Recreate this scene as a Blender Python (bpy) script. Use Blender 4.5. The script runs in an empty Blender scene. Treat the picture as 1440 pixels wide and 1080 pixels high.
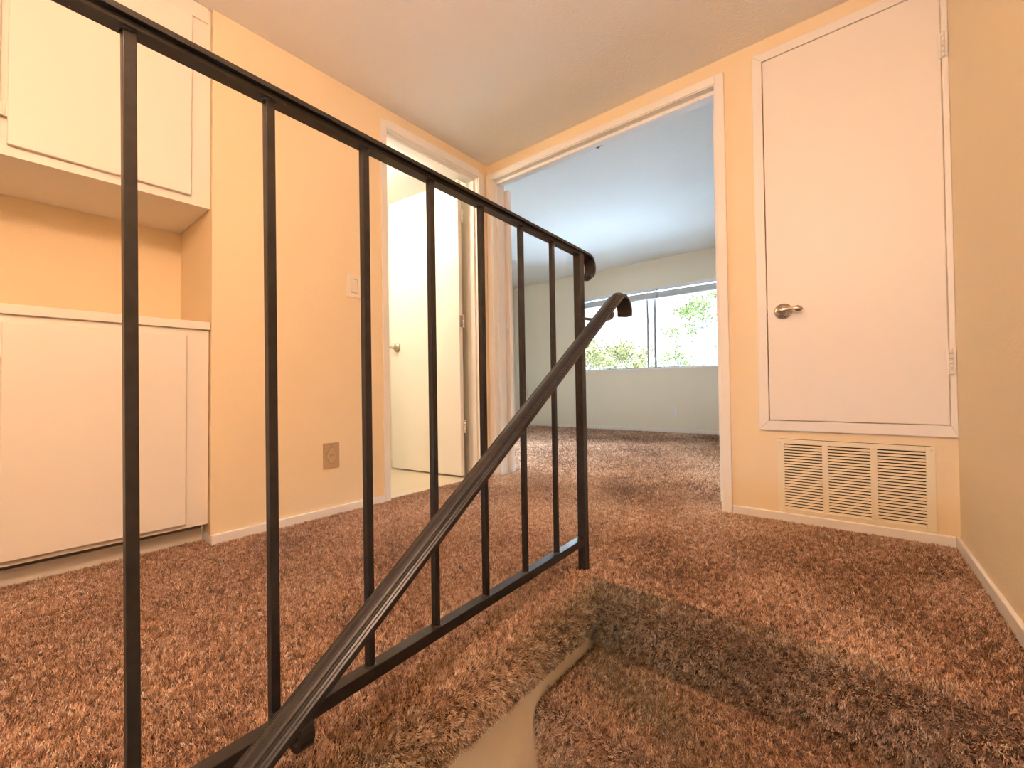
import bpy, bmesh, math, random
import numpy as np
from mathutils import Vector, Matrix

random.seed(7)
rng = np.random.default_rng(11)
C = bpy.context.scene.collection

# ------------------------------------------------------------------ helpers
def tag(o, label=None, cat=None, group=None, kind=None):
    if label: o['label'] = label
    if cat: o['category'] = cat
    if group: o['group'] = group
    if kind: o['kind'] = kind
    return o

def thing(name, loc, label=None, cat=None, group=None, kind=None):
    o = bpy.data.objects.new(name, None)
    o.empty_display_size = 0.1
    C.objects.link(o)
    o.location = loc
    return tag(o, label, cat, group, kind)

class MB:
    """collects shapes in world coordinates, links them as one mesh object"""
    def __init__(s):
        s.v = []; s.f = []; s.smooth = []
    def add(s, vs, fs, smooth=False):
        n = len(s.v)
        s.v += [tuple(p) for p in vs]
        s.f += [tuple(i + n for i in f) for f in fs]
        s.smooth += [smooth] * len(fs)
        return s
    def box(s, x0, x1, y0, y1, z0, z1):
        vs = [(x, y, z) for z in (z0, z1) for y in (y0, y1) for x in (x0, x1)]
        fs = [(0, 2, 3, 1), (4, 5, 7, 6), (0, 1, 5, 4), (2, 6, 7, 3), (0, 4, 6, 2), (1, 3, 7, 5)]
        return s.add(vs, fs)
    def prism(s, pts, axis, a0, a1, smooth=False):
        """polygon pts (2D) extruded along axis 0/1/2"""
        n = len(pts)
        def mk(p, a):
            if axis == 0: return (a, p[0], p[1])
            if axis == 1: return (p[0], a, p[1])
            return (p[0], p[1], a)
        vs = [mk(p, a0) for p in pts] + [mk(p, a1) for p in pts]
        s.add(vs, [tuple(range(n))[::-1], tuple(range(n, 2 * n))])
        k = len(s.v) - 2 * n
        for i in range(n):
            j = (i + 1) % n
            s.f.append((k + i, k + j, k + n + j, k + n + i)); s.smooth.append(smooth)
        return s
    def tube(s, path, r, n=10, caps=True):
        path = [Vector(p) for p in path]
        rr = r if isinstance(r, (list, tuple)) else [r] * len(path)
        vs = []; fs = []
        up = Vector((0.13, 0.27, 0.95)).normalized()
        for i, p in enumerate(path):
            t = (path[min(i + 1, len(path) - 1)] - path[max(i - 1, 0)]).normalized()
            a = t.cross(up)
            if a.length < 1e-3: a = t.cross(Vector((1, 0, 0)))
            a.normalize(); b = t.cross(a)
            for k in range(n):
                an = 2 * math.pi * k / n
                vs.append(p + (a * math.cos(an) + b * math.sin(an)) * rr[i])
        for i in range(len(path) - 1):
            for k in range(n):
                k2 = (k + 1) % n
                fs.append((i * n + k, i * n + k2, (i + 1) * n + k2, (i + 1) * n + k))
        s.add(vs, fs, True)
        if caps:
            m = len(s.v) - len(vs)
            s.f.append(tuple(m + k for k in range(n))[::-1]); s.smooth.append(False)
            s.f.append(tuple(m + (len(path) - 1) * n + k for k in range(n))); s.smooth.append(False)
        return s
    def sweep(s, path, frames, prof, smooth=False):
        """profile [(a,b)] swept along path; frames = list of (A,B) vectors"""
        n = len(prof); vs = []; fs = []
        for p, (A, B) in zip(path, frames):
            for a, b in prof: vs.append(Vector(p) + A * a + B * b)
        for i in range(len(path) - 1):
            for k in range(n):
                k2 = (k + 1) % n
                fs.append((i * n + k, i * n + k2, (i + 1) * n + k2, (i + 1) * n + k))
        m = len(s.v)
        s.add(vs, fs, smooth)
        s.f.append(tuple(m + k for k in range(n))[::-1]); s.smooth.append(False)
        s.f.append(tuple(m + (len(path) - 1) * n + k for k in range(n))); s.smooth.append(False)
        return s
    def lathe(s, c, axis, prof, n=28):
        """prof = [(r, h)] revolved about axis (unit) from point c"""
        ax = Vector(axis).normalized(); c = Vector(c)
        a = ax.orthogonal().normalized(); b = ax.cross(a)
        vs = []; fs = []
        for r, h in prof:
            for k in range(n):
                an = 2 * math.pi * k / n
                vs.append(c + ax * h + (a * math.cos(an) + b * math.sin(an)) * r)
        for i in range(len(prof) - 1):
            for k in range(n):
                k2 = (k + 1) % n
                fs.append((i * n + k, i * n + k2, (i + 1) * n + k2, (i + 1) * n + k))
        return s.add(vs, fs, True)
    def build(s, name, mat, parent=None, bevel=0, shear=None, kind=None, seg=2):
        vs = s.v
        if shear: vs = [shear(p) for p in vs]
        off = Vector((0, 0, 0))
        if parent is not None:
            p = parent
            while p is not None:
                off += p.location; p = p.parent
        me = bpy.data.meshes.new(name)
        me.from_pydata([(p[0] - off.x, p[1] - off.y, p[2] - off.z) for p in vs], [], s.f)
        me.polygons.foreach_set('use_smooth', s.smooth)
        bm = bmesh.new(); bm.from_mesh(me)
        bmesh.ops.recalc_face_normals(bm, faces=bm.faces)
        bm.to_mesh(me); bm.free()
        me.update()
        me.materials.append(mat)
        o = bpy.data.objects.new(name, me)
        C.objects.link(o)
        if parent is not None: o.parent = parent
        if bevel:
            m = o.modifiers.new('bevel', 'BEVEL'); m.width = bevel; m.segments = seg
            m.limit_method = 'ANGLE'; m.angle_limit = math.radians(40)
        if kind: o['kind'] = kind
        return o

# ------------------------------------------------------------------ materials
def newmat(name):
    m = bpy.data.materials.new(name); m.use_nodes = True
    nt = m.node_tree
    b = nt.nodes.get('Principled BSDF')
    return m, nt, b

def paint(name, col, rough=0.55, bscale=260, bstr=0.12, mott=0.03, dist=0.0015, spec=0.4):
    m, nt, b = newmat(name)
    N = nt.nodes; L = nt.links
    tc = N.new('ShaderNodeTexCoord')
    geo = N.new('ShaderNodeNewGeometry')
    n1 = N.new('ShaderNodeTexNoise'); n1.inputs['Scale'].default_value = bscale; n1.inputs['Detail'].default_value = 3
    L.new(geo.outputs['Position'], n1.inputs['Vector'])
    bp = N.new('ShaderNodeBump'); bp.inputs['Strength'].default_value = bstr; bp.inputs['Distance'].default_value = dist
    L.new(n1.outputs['Fac'], bp.inputs['Height'])
    L.new(bp.outputs['Normal'], b.inputs['Normal'])
    n2 = N.new('ShaderNodeTexNoise'); n2.inputs['Scale'].default_value = 2.3; n2.inputs['Detail'].default_value = 4
    L.new(geo.outputs['Position'], n2.inputs['Vector'])
    mx = N.new('ShaderNodeMix'); mx.data_type = 'RGBA'
    mx.inputs[6].default_value = (*[c * (1 - mott) for c in col], 1)
    mx.inputs[7].default_value = (*[min(1, c * (1 + mott)) for c in col], 1)
    L.new(n2.outputs['Fac'], mx.inputs[0])
    L.new(mx.outputs[2], b.inputs['Base Color'])
    b.inputs['Roughness'].default_value = rough
    b.inputs['Specular IOR Level'].default_value = spec
    return m

M = {}
M['bedwall'] = paint('bedroom_wall_paint', (0.84, 0.78, 0.66), 0.7, 130, 0.3, 0.02, 0.003, 0.25)
M['wall'] = paint('cream_wall_paint', (0.84, 0.69, 0.465), 0.7, 130, 0.35, 0.02, 0.003, 0.25)
M['ceiling'] = paint('ceiling_paint', (0.88, 0.85, 0.80), 0.85, 90, 0.5, 0.02, 0.004, 0.2)
M['trim'] = paint('white_trim_paint', (0.84, 0.80, 0.745), 0.38, 40, 0.05, 0.01, 0.001, 0.45)
M['door'] = paint('white_door_paint', (0.84, 0.79, 0.73), 0.42, 120, 0.06, 0.015, 0.001, 0.4)
M['cab'] = paint('cabinet_paint', (0.84, 0.785, 0.70), 0.42, 120, 0.06, 0.015, 0.001, 0.4)
M['vent'] = paint('vent_enamel', (0.83, 0.74, 0.54), 0.4, 60, 0.03, 0.01, 0.001, 0.4)
M['plaster'] = paint('stair_plaster', (0.88, 0.79, 0.63), 0.7, 60, 0.5, 0.03, 0.004, 0.25)
M['almond'] = paint('almond_plastic', (0.82, 0.74, 0.60), 0.35, 30, 0.0, 0.0)
M['whiteplastic'] = paint('white_plastic', (0.82, 0.82, 0.82), 0.35, 30, 0.0, 0.0)
M['bathwall'] = paint('bathroom_paint', (0.85, 0.80, 0.64), 0.6, 130, 0.2, 0.01, 0.002, 0.3)
M['vinyl'] = paint('beige_vinyl', (0.66, 0.56, 0.42), 0.4, 30, 0.1, 0.1)
M['jack'] = paint('tan_jack_plate', (0.46, 0.32, 0.18), 0.45, 80, 0.05, 0.06)
M['jackface'] = paint('tan_jack_face', (0.50, 0.35, 0.19), 0.4, 80, 0.05, 0.05)
M['dark'] = paint('dark_gap', (0.02, 0.013, 0.009), 0.8, 60, 0.0, 0.0)
M['greykick'] = paint('grey_toe_board', (0.27, 0.24, 0.20), 0.7, 60, 0.05, 0.1)
M['beadframe'] = paint('window_aluminium', (0.30, 0.31, 0.33), 0.35, 60, 0.0, 0.02)
M['blind'] = paint('blind_vinyl', (0.84, 0.87, 0.92), 0.5, 60, 0.0, 0.02)
M['roof'] = paint('roof_board', (0.4, 0.38, 0.36), 0.9, 60, 0.0, 0.05)

def metal_paint(name, base, edge, rough, sc=55):
    m, nt, b = newmat(name); N = nt.nodes; L = nt.links
    geo = N.new('ShaderNodeNewGeometry')
    n1 = N.new('ShaderNodeTexNoise'); n1.inputs['Scale'].default_value = sc; n1.inputs['Detail'].default_value = 6
    L.new(geo.outputs['Position'], n1.inputs['Vector'])
    r = N.new('ShaderNodeValToRGB')
    r.color_ramp.elements[0].position = 0.35; r.color_ramp.elements[0].color = (*base, 1)
    r.color_ramp.elements[1].position = 0.75; r.color_ramp.elements[1].color = (*edge, 1)
    L.new(n1.outputs['Fac'], r.inputs['Fac'])
    L.new(r.outputs['Color'], b.inputs['Base Color'])
    n3 = N.new('ShaderNodeTexNoise'); n3.inputs['Scale'].default_value = 1500 if sc > 50 else 700
    L.new(geo.outputs['Position'], n3.inputs['Vector'])
    # sparse chips where the pale undercoat shows
    r2 = N.new('ShaderNodeValToRGB'); r2.color_ramp.elements[0].position = 0.76; r2.color_ramp.elements[1].position = 0.80
    n4 = N.new('ShaderNodeTexNoise'); n4.inputs['Scale'].default_value = 170; n4.inputs['Detail'].default_value = 2
    L.new(geo.outputs['Position'], n4.inputs['Vector'])
    L.new(n4.outputs['Fac'], r2.inputs['Fac'])
    mx = N.new('ShaderNodeMix'); mx.data_type = 'RGBA'
    L.new(r2.outputs['Color'], mx.inputs[0]); L.new(r.outputs['Color'], mx.inputs[6]); mx.inputs[7].default_value = (0.3, 0.27, 0.23, 1)
    L.new(mx.outputs[2], b.inputs['Base Color'])
    bp = N.new('ShaderNodeBump'); bp.inputs['Strength'].default_value = 0.25; bp.inputs['Distance'].default_value = 0.0006
    L.new(n3.outputs['Fac'], bp.inputs['Height']); L.new(bp.outputs['Normal'], b.inputs['Normal'])
    b.inputs['Roughness'].default_value = rough
    b.inputs['Specular IOR Level'].default_value = 0.38
    return m
M['iron'] = metal_paint('black_iron_paint', (0.0095, 0.009, 0.010), (0.024, 0.021, 0.021), 0.36)
M['ironrail'] = metal_paint('worn_handrail_paint', (0.012, 0.0115, 0.0125), (0.028, 0.025, 0.026), 0.32, 30)

def metallic(name, col, rough, sc=300):
    m, nt, b = newmat(name); N = nt.nodes; L = nt.links
    geo = N.new('ShaderNodeNewGeometry')
    n1 = N.new('ShaderNodeTexNoise'); n1.inputs['Scale'].default_value = sc
    L.new(geo.outputs['Position'], n1.inputs['Vector'])
    mp = N.new('ShaderNodeMapRange'); mp.inputs[3].default_value = rough * 0.8; mp.inputs[4].default_value = rough * 1.25
    L.new(n1.outputs['Fac'], mp.inputs[0]); L.new(mp.outputs[0], b.inputs['Roughness'])
    b.inputs['Base Color'].default_value = (*col, 1); b.inputs['Metallic'].default_value = 1
    return m
M['nickel'] = metallic('brushed_nickel', (0.50, 0.43, 0.35), 0.28)
M['steel'] = metallic('steel_catch', (0.22, 0.21, 0.2), 0.35)

def emissive(name, col, st):
    m, nt, b = newmat(name)
    b.inputs['Base Color'].default_value = (0.9, 0.88, 0.85, 1)
    b.inputs['Emission Color'].default_value = (*col, 1); b.inputs['Emission Strength'].default_value = st
    return m

def glass():
    m, nt, b = newmat('window_glass'); N = nt.nodes; L = nt.links
    out = N.get('Material Output')
    N.remove(b)
    tr = N.new('ShaderNodeBsdfTransparent'); tr.inputs['Color'].default_value = (0.96, 0.98, 0.98, 1)
    gl = N.new('ShaderNodeBsdfGlossy'); gl.inputs['Roughness'].default_value = 0.02
    fr = N.new('ShaderNodeFresnel'); fr.inputs['IOR'].default_value = 1.45
    mx = N.new('ShaderNodeMixShader')
    L.new(fr.outputs[0], mx.inputs[0]); L.new(tr.outputs[0], mx.inputs[1]); L.new(gl.outputs[0], mx.inputs[2])
    L.new(mx.outputs[0], out.inputs['Surface'])
    return m
M['glass'] = glass()

def carpet_fibre():
    m, nt, b = newmat('brown_carpet_fibre'); N = nt.nodes; L = nt.links
    at = N.new('ShaderNodeAttribute'); at.attribute_name = 'tint'
    r = N.new('ShaderNodeValToRGB'); e = r.color_ramp.elements
    e[0].position = 0.0; e[0].color = (0.11, 0.058, 0.033, 1)
    e[1].position = 1.0; e[1].color = (0.92, 0.76, 0.62, 1)
    x = e.new(0.35); x.color = (0.40, 0.215, 0.118, 1)
    x = e.new(0.7); x.color = (0.72, 0.46, 0.29, 1)
    L.new(at.outputs['Fac'], r.inputs['Fac'])
    so = N.new('ShaderNodeAttribute'); so.attribute_name = 'shade_wear'
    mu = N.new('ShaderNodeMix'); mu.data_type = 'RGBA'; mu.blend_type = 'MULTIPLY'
    mu.inputs[7].default_value = (0.52, 0.62, 0.60, 1)          # grey-olive pile shade, with some wear, painted into the stair-edge fibres
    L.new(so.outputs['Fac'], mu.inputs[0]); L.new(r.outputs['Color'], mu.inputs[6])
    L.new(mu.outputs[2], b.inputs['Base Color'])
    b.inputs['Roughness'].default_value = 0.4
    b.inputs['Specular IOR Level'].default_value = 0.6
    b.inputs['Sheen Weight'].default_value = 0.6
    b.inputs['Sheen Roughness'].default_value = 0.3
    b.inputs['Sheen Tint'].default_value = (0.95, 0.92, 0.9, 1)
    return m
M['fibre'] = carpet_fibre()
M['backing'] = paint('carpet_backing', (0.11, 0.063, 0.038), 0.9, 400, 0.6, 0.3, 0.004, 0.1)

# ------------------------------------------------------------------ room measurements (metres)
H = 2.14            # hall ceiling
XR = 2.254          # right wall at the corner
T = 0.115           # wall thickness
YA = -1.632         # end of the left wall, start of the cabinet alcove
YBACK = -3.5        # wall behind the camera
LOW = -1.575        # lower floor at the foot of the stairs
TANW = 0.02497
def xr(y): return XR - y * TANW      # right wall runs slightly out of square
def leanY(p): return (p[0], p[1] + 0.011 * (p[2] - 1.05), p[2])   # old joinery is slightly out of plumb

# ---- floor (landing + bedroom) ----
RN = 0.045
XS = 1.385          # skirt face of the landing edge beside the stairs
YN = -1.092         # face of the top nosing
fl = MB()
prof_side = [(XS - RN, 0.0)] + [(XS - RN + RN * math.sin(a), -RN + RN * math.cos(a)) for a in np.linspace(0.3, math.pi / 2, 6)] + [(XS, -0.075), (XS - 0.006, -0.098), (1.352, -0.10)]
fl.prism([(-0.10, -0.10), (-0.10, 0.0)] + prof_side[0:], 1, YBACK, -1.05)      # landing beside stairs
prof_nose = [(-1.047, 0.0)] + [(-1.047 - RN * math.sin(a), -RN + RN * math.cos(a)) for a in np.linspace(0.3, math.pi / 2, 6)] + [(-1.090, -0.07), (-1.080, -0.12), (-1.063, -0.178), (-1.0, -0.178)]
fl.prism([(-1.0, 0.0)] + prof_nose, 0, 1.365, 2.36)
fl.box(-0.02, 2.36, -1.05, 0.06, -0.10, 0.0)
fl.box(-2.60, 2.60, 0.06, 3.50, -0.10, 0.0)
floor = fl.build('floor', M['backing'], kind='structure')

bf = MB(); bf.box(-1.22, -0.02, YA + 0.1, 0.0, -0.1, 0.004)
bf.build('floor_bathroom', M['vinyl'], kind='structure')
lf = MB(); lf.box(1.25, 2.45, YBACK - 1.2, -2.3, LOW - 0.1, LOW)
lf.build('floor_lower', M['backing'], kind='structure')

# ---- ceilings and roof ----
MB().box(-0.5, 2.45, YBACK - 1.2, 0.05, H, H + 0.06).build('ceiling', M['ceiling'], kind='structure')
cb = MB(); cb.add([(-2.6, 0.06, 2.30), (2.6, 0.06, 2.30), (2.6, 3.5, 2.262), (-2.6, 3.5, 2.262), (-2.6, 0.06, 2.36), (2.6, 0.06, 2.36), (2.6, 3.5, 2.36), (-2.6, 3.5, 2.36)],
                 [(0, 1, 2, 3), (4, 7, 6, 5), (0, 4, 5, 1), (1, 5, 6, 2), (2, 6, 7, 3), (3, 7, 4, 0)])
cb.build('ceiling_bedroom', M['ceiling'], kind='structure')
MB().box(-1.25, -0.05, YA + 0.05, 0.03, 2.16, 2.22).build('ceiling_bathroom', M['ceiling'], kind='structure')
MB().box(-2.8, 2.8, -5.0, 3.75, 2.42, 2.5).build('roof', M['roof'], kind='structure')

# ---- left wall (bathroom door, alcove) ----
BD0, BD1, BDT = -0.817, -0.090, 2.03       # bathroom opening
w = MB()
w.box(-T, 0, YA, BD0, 0, H + .04); w.box(-T, 0, BD1, 0.0, 0, H + .04); w.box(-T, 0, BD0, BD1, BDT, H + .04)
def wl_lean(p):
    return leanY(p) if p[1] < YA + 0.01 else p
w.build('wall_left', M['wall'], shear=wl_lean, kind='structure')
# alcove shell: side, back, far side; the wall beyond
a = MB()
a.box(-0.50, -T, YA, YA + 0.10, 0, H + .04)
a.box(-0.50, -0.425, -2.76, YA, 0, H + .04)
a.box(-0.50, 0.0, -2.86, -2.76, 0, H + .04)
a.box(-T, 0.0, YBACK, -2.86, 0, H + .04)
a.build('wall_alcove', M['wall'], shear=lambda p: leanY(p) if abs(p[1] - YA) < 0.01 else p, kind='structure')

# ---- back wall (double doorway, closet door, vent) ----
DX0, DX1, DZ = 0.050, 1.474, 2.031
CX0, CX1, CZ0, CZ1 = 1.667, 2.222, 0.438, 2.036
w = MB()
w.box(-2.6, DX0, 0, T, 0, 2.40); w.box(DX0, DX1, 0, T, DZ, 2.40)
w.box(DX1, CX0, 0, T, 0, 2.40); w.box(CX0, CX1, 0, T, 0.362, CZ0); w.box(CX0, CX1, 0, T, CZ1, 2.40)
w.box(CX1, 2.6, 0, T, 0, 2.40); w.box(CX0, CX1, 0, T, 0, 0.034)
w.box(CX0, 1.70, 0, T, 0.034, 0.362); w.box(2.19, CX1, 0, T, 0.034, 0.362)
w.build('wall_back', M['wall'], kind='structure')
# closet / plenum interior behind the door and the vent
MB().box(1.60, 2.30, 0.60, 0.62, 0, 2.2).box(1.60, 1.62, T, 0.60, 0, 2.2).box(2.28, 2.30, T, 0.60, 0, 2.2).box(1.62, 2.28, T, 0.60, 0.385, 0.40).build('wall_closet', M['dark'], kind='structure')

# ---- right wall, wall behind, stair side wall ----
w = MB()
w.add([(xr(0), 0, LOW), (xr(-5), -5, LOW), (xr(-5) + .1, -5, LOW), (xr(0) + .1, 0, LOW),
       (xr(0), 0, H + .04), (xr(-5), -5, H + .04), (xr(-5) + .1, -5, H + .04), (xr(0) + .1, 0, H + .04)],
      [(0, 1, 5, 4), (1, 2, 6, 5), (2, 3, 7, 6), (3, 0, 4, 7), (4, 5, 6, 7), (0, 3, 2, 1)])
w.build('wall_right', M['wall'], kind='structure')
w = MB(); w.box(-0.5, 1.355, YBACK - .1, YBACK, -0.1, H + .04)
w.box(1.255, 1.45, YBACK - 1.3, YBACK - 1.2, LOW, H + .04); w.box(2.10, 2.45, YBACK - 1.3, YBACK - 1.2, LOW, H + .04)
w.box(1.45, 2.10, YBACK - 1.3, YBACK - 1.2, LOW, -0.75); w.box(1.45, 2.10, YBACK - 1.3, YBACK - 1.2, -0.25, H + .04)
w.build('wall_front', M['wall'], kind='structure')
w = MB(); w.box(1.255, 1.355, YBACK - 1.2, -0.5, LOW, -0.085); w.box(1.255, 1.355, YBACK - 1.2, YBACK, -0.085, H + .04)
w.build('wall_stair', M['plaster'], kind='structure')

MB().box(1.36, xr(0), -0.60, -0.50, LOW, -0.105).build('wall_stair_end', M['plaster'], kind='structure')
# ---- bathroom shell ----
w = MB(); w.box(-1.30, -1.20, YA, 0.0, 0, 2.2); w.box(-1.2, -0.50, YA + 0.0, YA + 0.10, 0, 2.2)
w.build('wall_bathroom', M['bathwall'], kind='structure')
MB().box(-1.2, -T - 0.001, -0.006, -0.0005, 0, 2.16).build('wall_bathroom_right', M['bathwall'], kind='structure')

# ---- bedroom shell ----
BY = 3.36
WX0, WX1, WZ0, WZ1 = -1.27, 0.93, 0.843, 1.895
w = MB(); w.box(-2.6, WX0, BY, BY + .13, 0, 2.4); w.box(WX1, 2.6, BY, BY + .13, 0, 2.4)
w.box(WX0, WX1, BY, BY + .13, 0, WZ0 - .03); w.box(WX0, WX1, BY, BY + .13, WZ1, 2.4)
w.build('wall_bedroom_back', M['bedwall'], kind='structure')
MB().box(-2.6, -2.47, T, BY, 0, 2.4).build('wall_bedroom_left', M['bedwall'], kind='structure')
MB().box(2.3, 2.42, T, BY, 0, 2.4).build('wall_bedroom_right', M['bedwall'], kind='structure')

# ---- baseboards ----
BH = 0.043
def bboard(name, *segs):
    b = MB()
    for s in segs: b.box(*s)
    return b.build(name, M['trim'], bevel=0.004, kind='structure')
bboard('baseboard_left', (0, 0.012, YA - 0.012, -0.855, -0.01, BH), (-0.088, 0.0, YA - 0.012, YA, -0.01, BH))
bboard('baseboard_back', (1.514, xr(0) - 0.012, -0.012, 0, -0.01, BH))
b = MB()
b.add([(xr(0) - 0.012, 0, -.01), (xr(-1.05) - .012, -1.05, -.01), (xr(-1.05), -1.05, -.01), (xr(0), 0, -.01),
       (xr(0) - 0.012, 0, BH), (xr(-1.05) - .012, -1.05, BH), (xr(-1.05), -1.05, BH), (xr(0), 0, BH)],
      [(0, 1, 5, 4), (1, 2, 6, 5), (2, 3, 7, 6), (3, 0, 4, 7), (4, 5, 6, 7), (0, 3, 2, 1)])
b.build('baseboard_right', M['trim'], bevel=0.004, kind='structure')
bboard('baseboard_bedroom', (-2.458, 2.3, BY - 0.012, BY, -0.01, 0.05), (-2.47, -2.458, T, BY, -0.01, 0.05))
# sloping skirt board down the stairs on the right wall
b = MB()
pts = [(-1.05, -0.16), (-1.05, BH), (-1.10, 0.03), (-3.3, 0.03 - 2.2 * 0.648), (-3.3, -0.30 - 2.2 * 0.648), (-1.10, -0.30)]
vs = [(xr(p[0]) - 0.012, p[0], p[1]) for p in pts] + [(xr(p[0]), p[0], p[1]) for p in pts]
b.add(vs, [tuple(range(6)), tuple(range(6, 12))[::-1]] + [(i, (i + 1) % 6, 6 + (i + 1) % 6, 6 + i) for i in range(6)])
b.build('baseboard_stair', M['trim'], kind='structure')

# ---- bathroom door casing and jamb (trim_1) ----
t1 = MB()
cw = 0.036
t1.box(0, 0.011, BD0 - cw, BD0, -0.005, BDT + cw).box(0, 0.011, BD1, BD1 + cw + .008, -0.005, BDT + cw).box(0, 0.011, BD0, BD1, BDT, BDT + cw + .012)
t1.build('trim_1', M['trim'], bevel=0.002, kind='structure')
t2 = MB()   # jamb lining and stop
jt = 0.004
t2.box(-T, 0.0, BD0 - .001, BD0 + jt, 0, BDT).box(-T, 0.0, BD1 - jt, BD1 + .001, 0, BDT).box(-T, 0.0, BD0, BD1, BDT - jt, BDT + .001)
t2.box(-0.070, -0.030, BD0 + jt, BD0 + jt + 0.012, 0, BDT).box(-0.070, -0.030, BD1 - jt - 0.012, BD1 - jt, 0, BDT).box(-0.070, -0.030, BD0, BD1, BDT - jt - 0.014, BDT - jt)
t2.box(-T - .011, -T, BD0 - cw, BD0, 0, BDT + cw).box(-T - .011, -T, BD0, BD1, BDT, BDT + cw)
t2.build('trim_2', M['trim'], bevel=0.0015, kind='structure')

# ---- double doorway casing and jamb ----
t3 = MB()
t3.box(0.006, DX0, -0.012, 0, -0.005, DZ + 0.038).box(DX1, 1.513, -0.012, 0, -0.005, DZ + 0.038).box(DX0, DX1, -0.012, 0, DZ, DZ + 0.038)
t3.box(DX0 - 0.04, DX0, T, T + .011, 0, DZ + .04).box(DX1, DX1 + .04, T, T + .011, 0, DZ + .04).box(DX0, DX1, T, T + .011, DZ, DZ + .04)
t3.build('trim_3', M['trim'], bevel=0.002, kind='structure')
t4 = MB()
t4.box(DX0 - .001, DX0 + .005, -0.006, T, 0, DZ).box(DX1 - .005, DX1 + .001, -0.006, T, 0, DZ).box(DX0, DX1, -0.006, T, DZ - .005, DZ + .001)
t4.box(DX0 + .005, DX0 + .016, 0.03, 0.07, 0, DZ - .005).box(DX1 - .016, DX1 - .005, 0.03, 0.07, 0.02, DZ - .005)
t4.box(DX0 + .005, DX1 - .005, 0.030, 0.072, DZ - .024, DZ - .005)
t4.build('trim_4', M['trim'], bevel=0.0015, kind='structure')
# roller catch on the head of the doorway
c = MB(); c.box(0.785, 0.830, 0.080, 0.104, DZ - .008, DZ - .004); c.lathe((0.807, 0.092, DZ - .008), (0, 0, -1), [(0.010, 0), (0.010, 0.008), (0.006, 0.013), (0.0, 0.014)], 16)
tag(c.build('roller_catch', M['steel']), 'small dark metal catch under the head of the wide doorway', 'door catch')

# ---- closet casing ----
t5 = MB()
def quad_frame(mb, x0, x1, z0, z1, wd, y0, y1):
    o = [(x0 - wd, z0 - wd), (x1 + wd, z0 - wd), (x1 + wd, z1 + wd), (x0 - wd, z1 + wd)]
    i = [(x0, z0), (x1, z0), (x1, z1), (x0, z1)]
    for k in range(4):
        k2 = (k + 1) % 4
        q = [o[k], o[k2], i[k2], i[k]]
        vs = [(p[0], y0, p[1]) for p in q] + [(p[0], y1, p[1]) for p in q]
        mb.add(vs, [(0, 1, 2, 3), (7, 6, 5, 4), (0, 4, 5, 1), (1, 5, 6, 2), (2, 6, 7, 3), (3, 7, 4, 0)])
CD = (1.672, 2.234, 0.443, 2.033)
o_ = [(1.630, 0.398), (xr(0), 0.398), (xr(0), 2.076), (1.630, 2.076)]
i_ = [(1.669, 0.440), (2.2365, 0.440), (2.2365, 2.036), (1.669, 2.036)]
for k in range(4):
    k2 = (k + 1) % 4
    q = [o_[k], o_[k2], i_[k2], i_[k]]
    vs = [(p[0], -0.013, p[1]) for p in q] + [(p[0], 0.0, p[1]) for p in q]
    t5.add(vs, [(0, 1, 2, 3), (7, 6, 5, 4), (0, 4, 5, 1), (1, 5, 6, 2), (2, 6, 7, 3), (3, 7, 4, 0)])
t5.build('trim_5', M['trim'], bevel=0.0022, kind='structure')

# ------------------------------------------------------------------ door hardware
def lever_handle(root, c, out, along, sc=1.0, name='lever_handle'):
    """round rose + shank + flared ornamental lever; out = unit normal of the door, along = lever direction"""
    c = Vector(c); out = Vector(out); along = Vector(along); up = Vector((0, 0, 1))
    r = MB(); r.lathe(c, out, [(0.0, 0.0), (0.034 * sc, 0), (0.034 * sc, 0.004), (0.031 * sc, 0.009), (0.024 * sc, 0.013), (0.014 * sc, 0.016), (0.012 * sc, 0.034 * sc), (0.0, 0.036 * sc)], 36)
    rose = r.build('door_rose', M['nickel'], root)
    l = MB()
    prof = [(-0.014, 0.010, 0.005), (-0.006, 0.0125, 0.008), (0.004, 0.0125, 0.009), (0.016, 0.0105, 0.008), (0.028, 0.008, 0.007), (0.038, 0.0062, 0.006), (0.044, 0.0064, 0.006), (0.050, 0.0098, 0.0062), (0.056, 0.0118, 0.0064), (0.062, 0.0105, 0.006), (0.067, 0.0078, 0.005), (0.072, 0.0045, 0.003), (0.075, 0.001, 0.001)]
    vs = []; fs = []; n = 16
    for i, (t, h, d) in enumerate(prof):
        cc = c + along * (t * sc) + out * ((0.042 - 0.010 * max(0, t) / 0.075) * sc) + up * (0.004 * math.sin(max(t, 0) / 0.075 * math.pi) * sc)
        for k in range(n):
            an = 2 * math.pi * k / n
            rib = 1 + (0.10 * math.cos(4 * an) if t > 0.046 else 0)
            vs.append(cc + up * (h * sc * rib * math.sin(an)) + out * (d * sc * rib * math.cos(an)))
    for i in range(len(prof) - 1):
        for k in range(n):
            k2 = (k + 1) % n
            fs.append((i * n + k, i * n + k2, (i + 1) * n + k2, (i + 1) * n + k))
    fs.append(tuple(range(n))); fs.append(tuple((len(prof) - 1) * n + k for k in range(n)))
    l.add(vs, fs, True)
    lv = l.build(name, M['nickel'], rose)
    for o in (rose, lv):
        m = o.modifiers.new('e', 'EDGE_SPLIT'); m.split_angle = math.radians(50)
    return rose

def hinge(root, c, h, mat, depth=0.006, wdt=0.0):
    m = MB(); x, y, z = c
    for k in range(5):
        z0 = z - h / 2 + k * h / 5
        m.tube([(x, y, z0 + .0006), (x, y, z0 + h / 5 - .0006)], depth, 12)
    if wdt: m.box(x - wdt, x + wdt, y + depth * 0.3, y + depth * 0.9, z - h / 2, z + h / 2)
    return m.build('hinge', mat, root)

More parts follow.
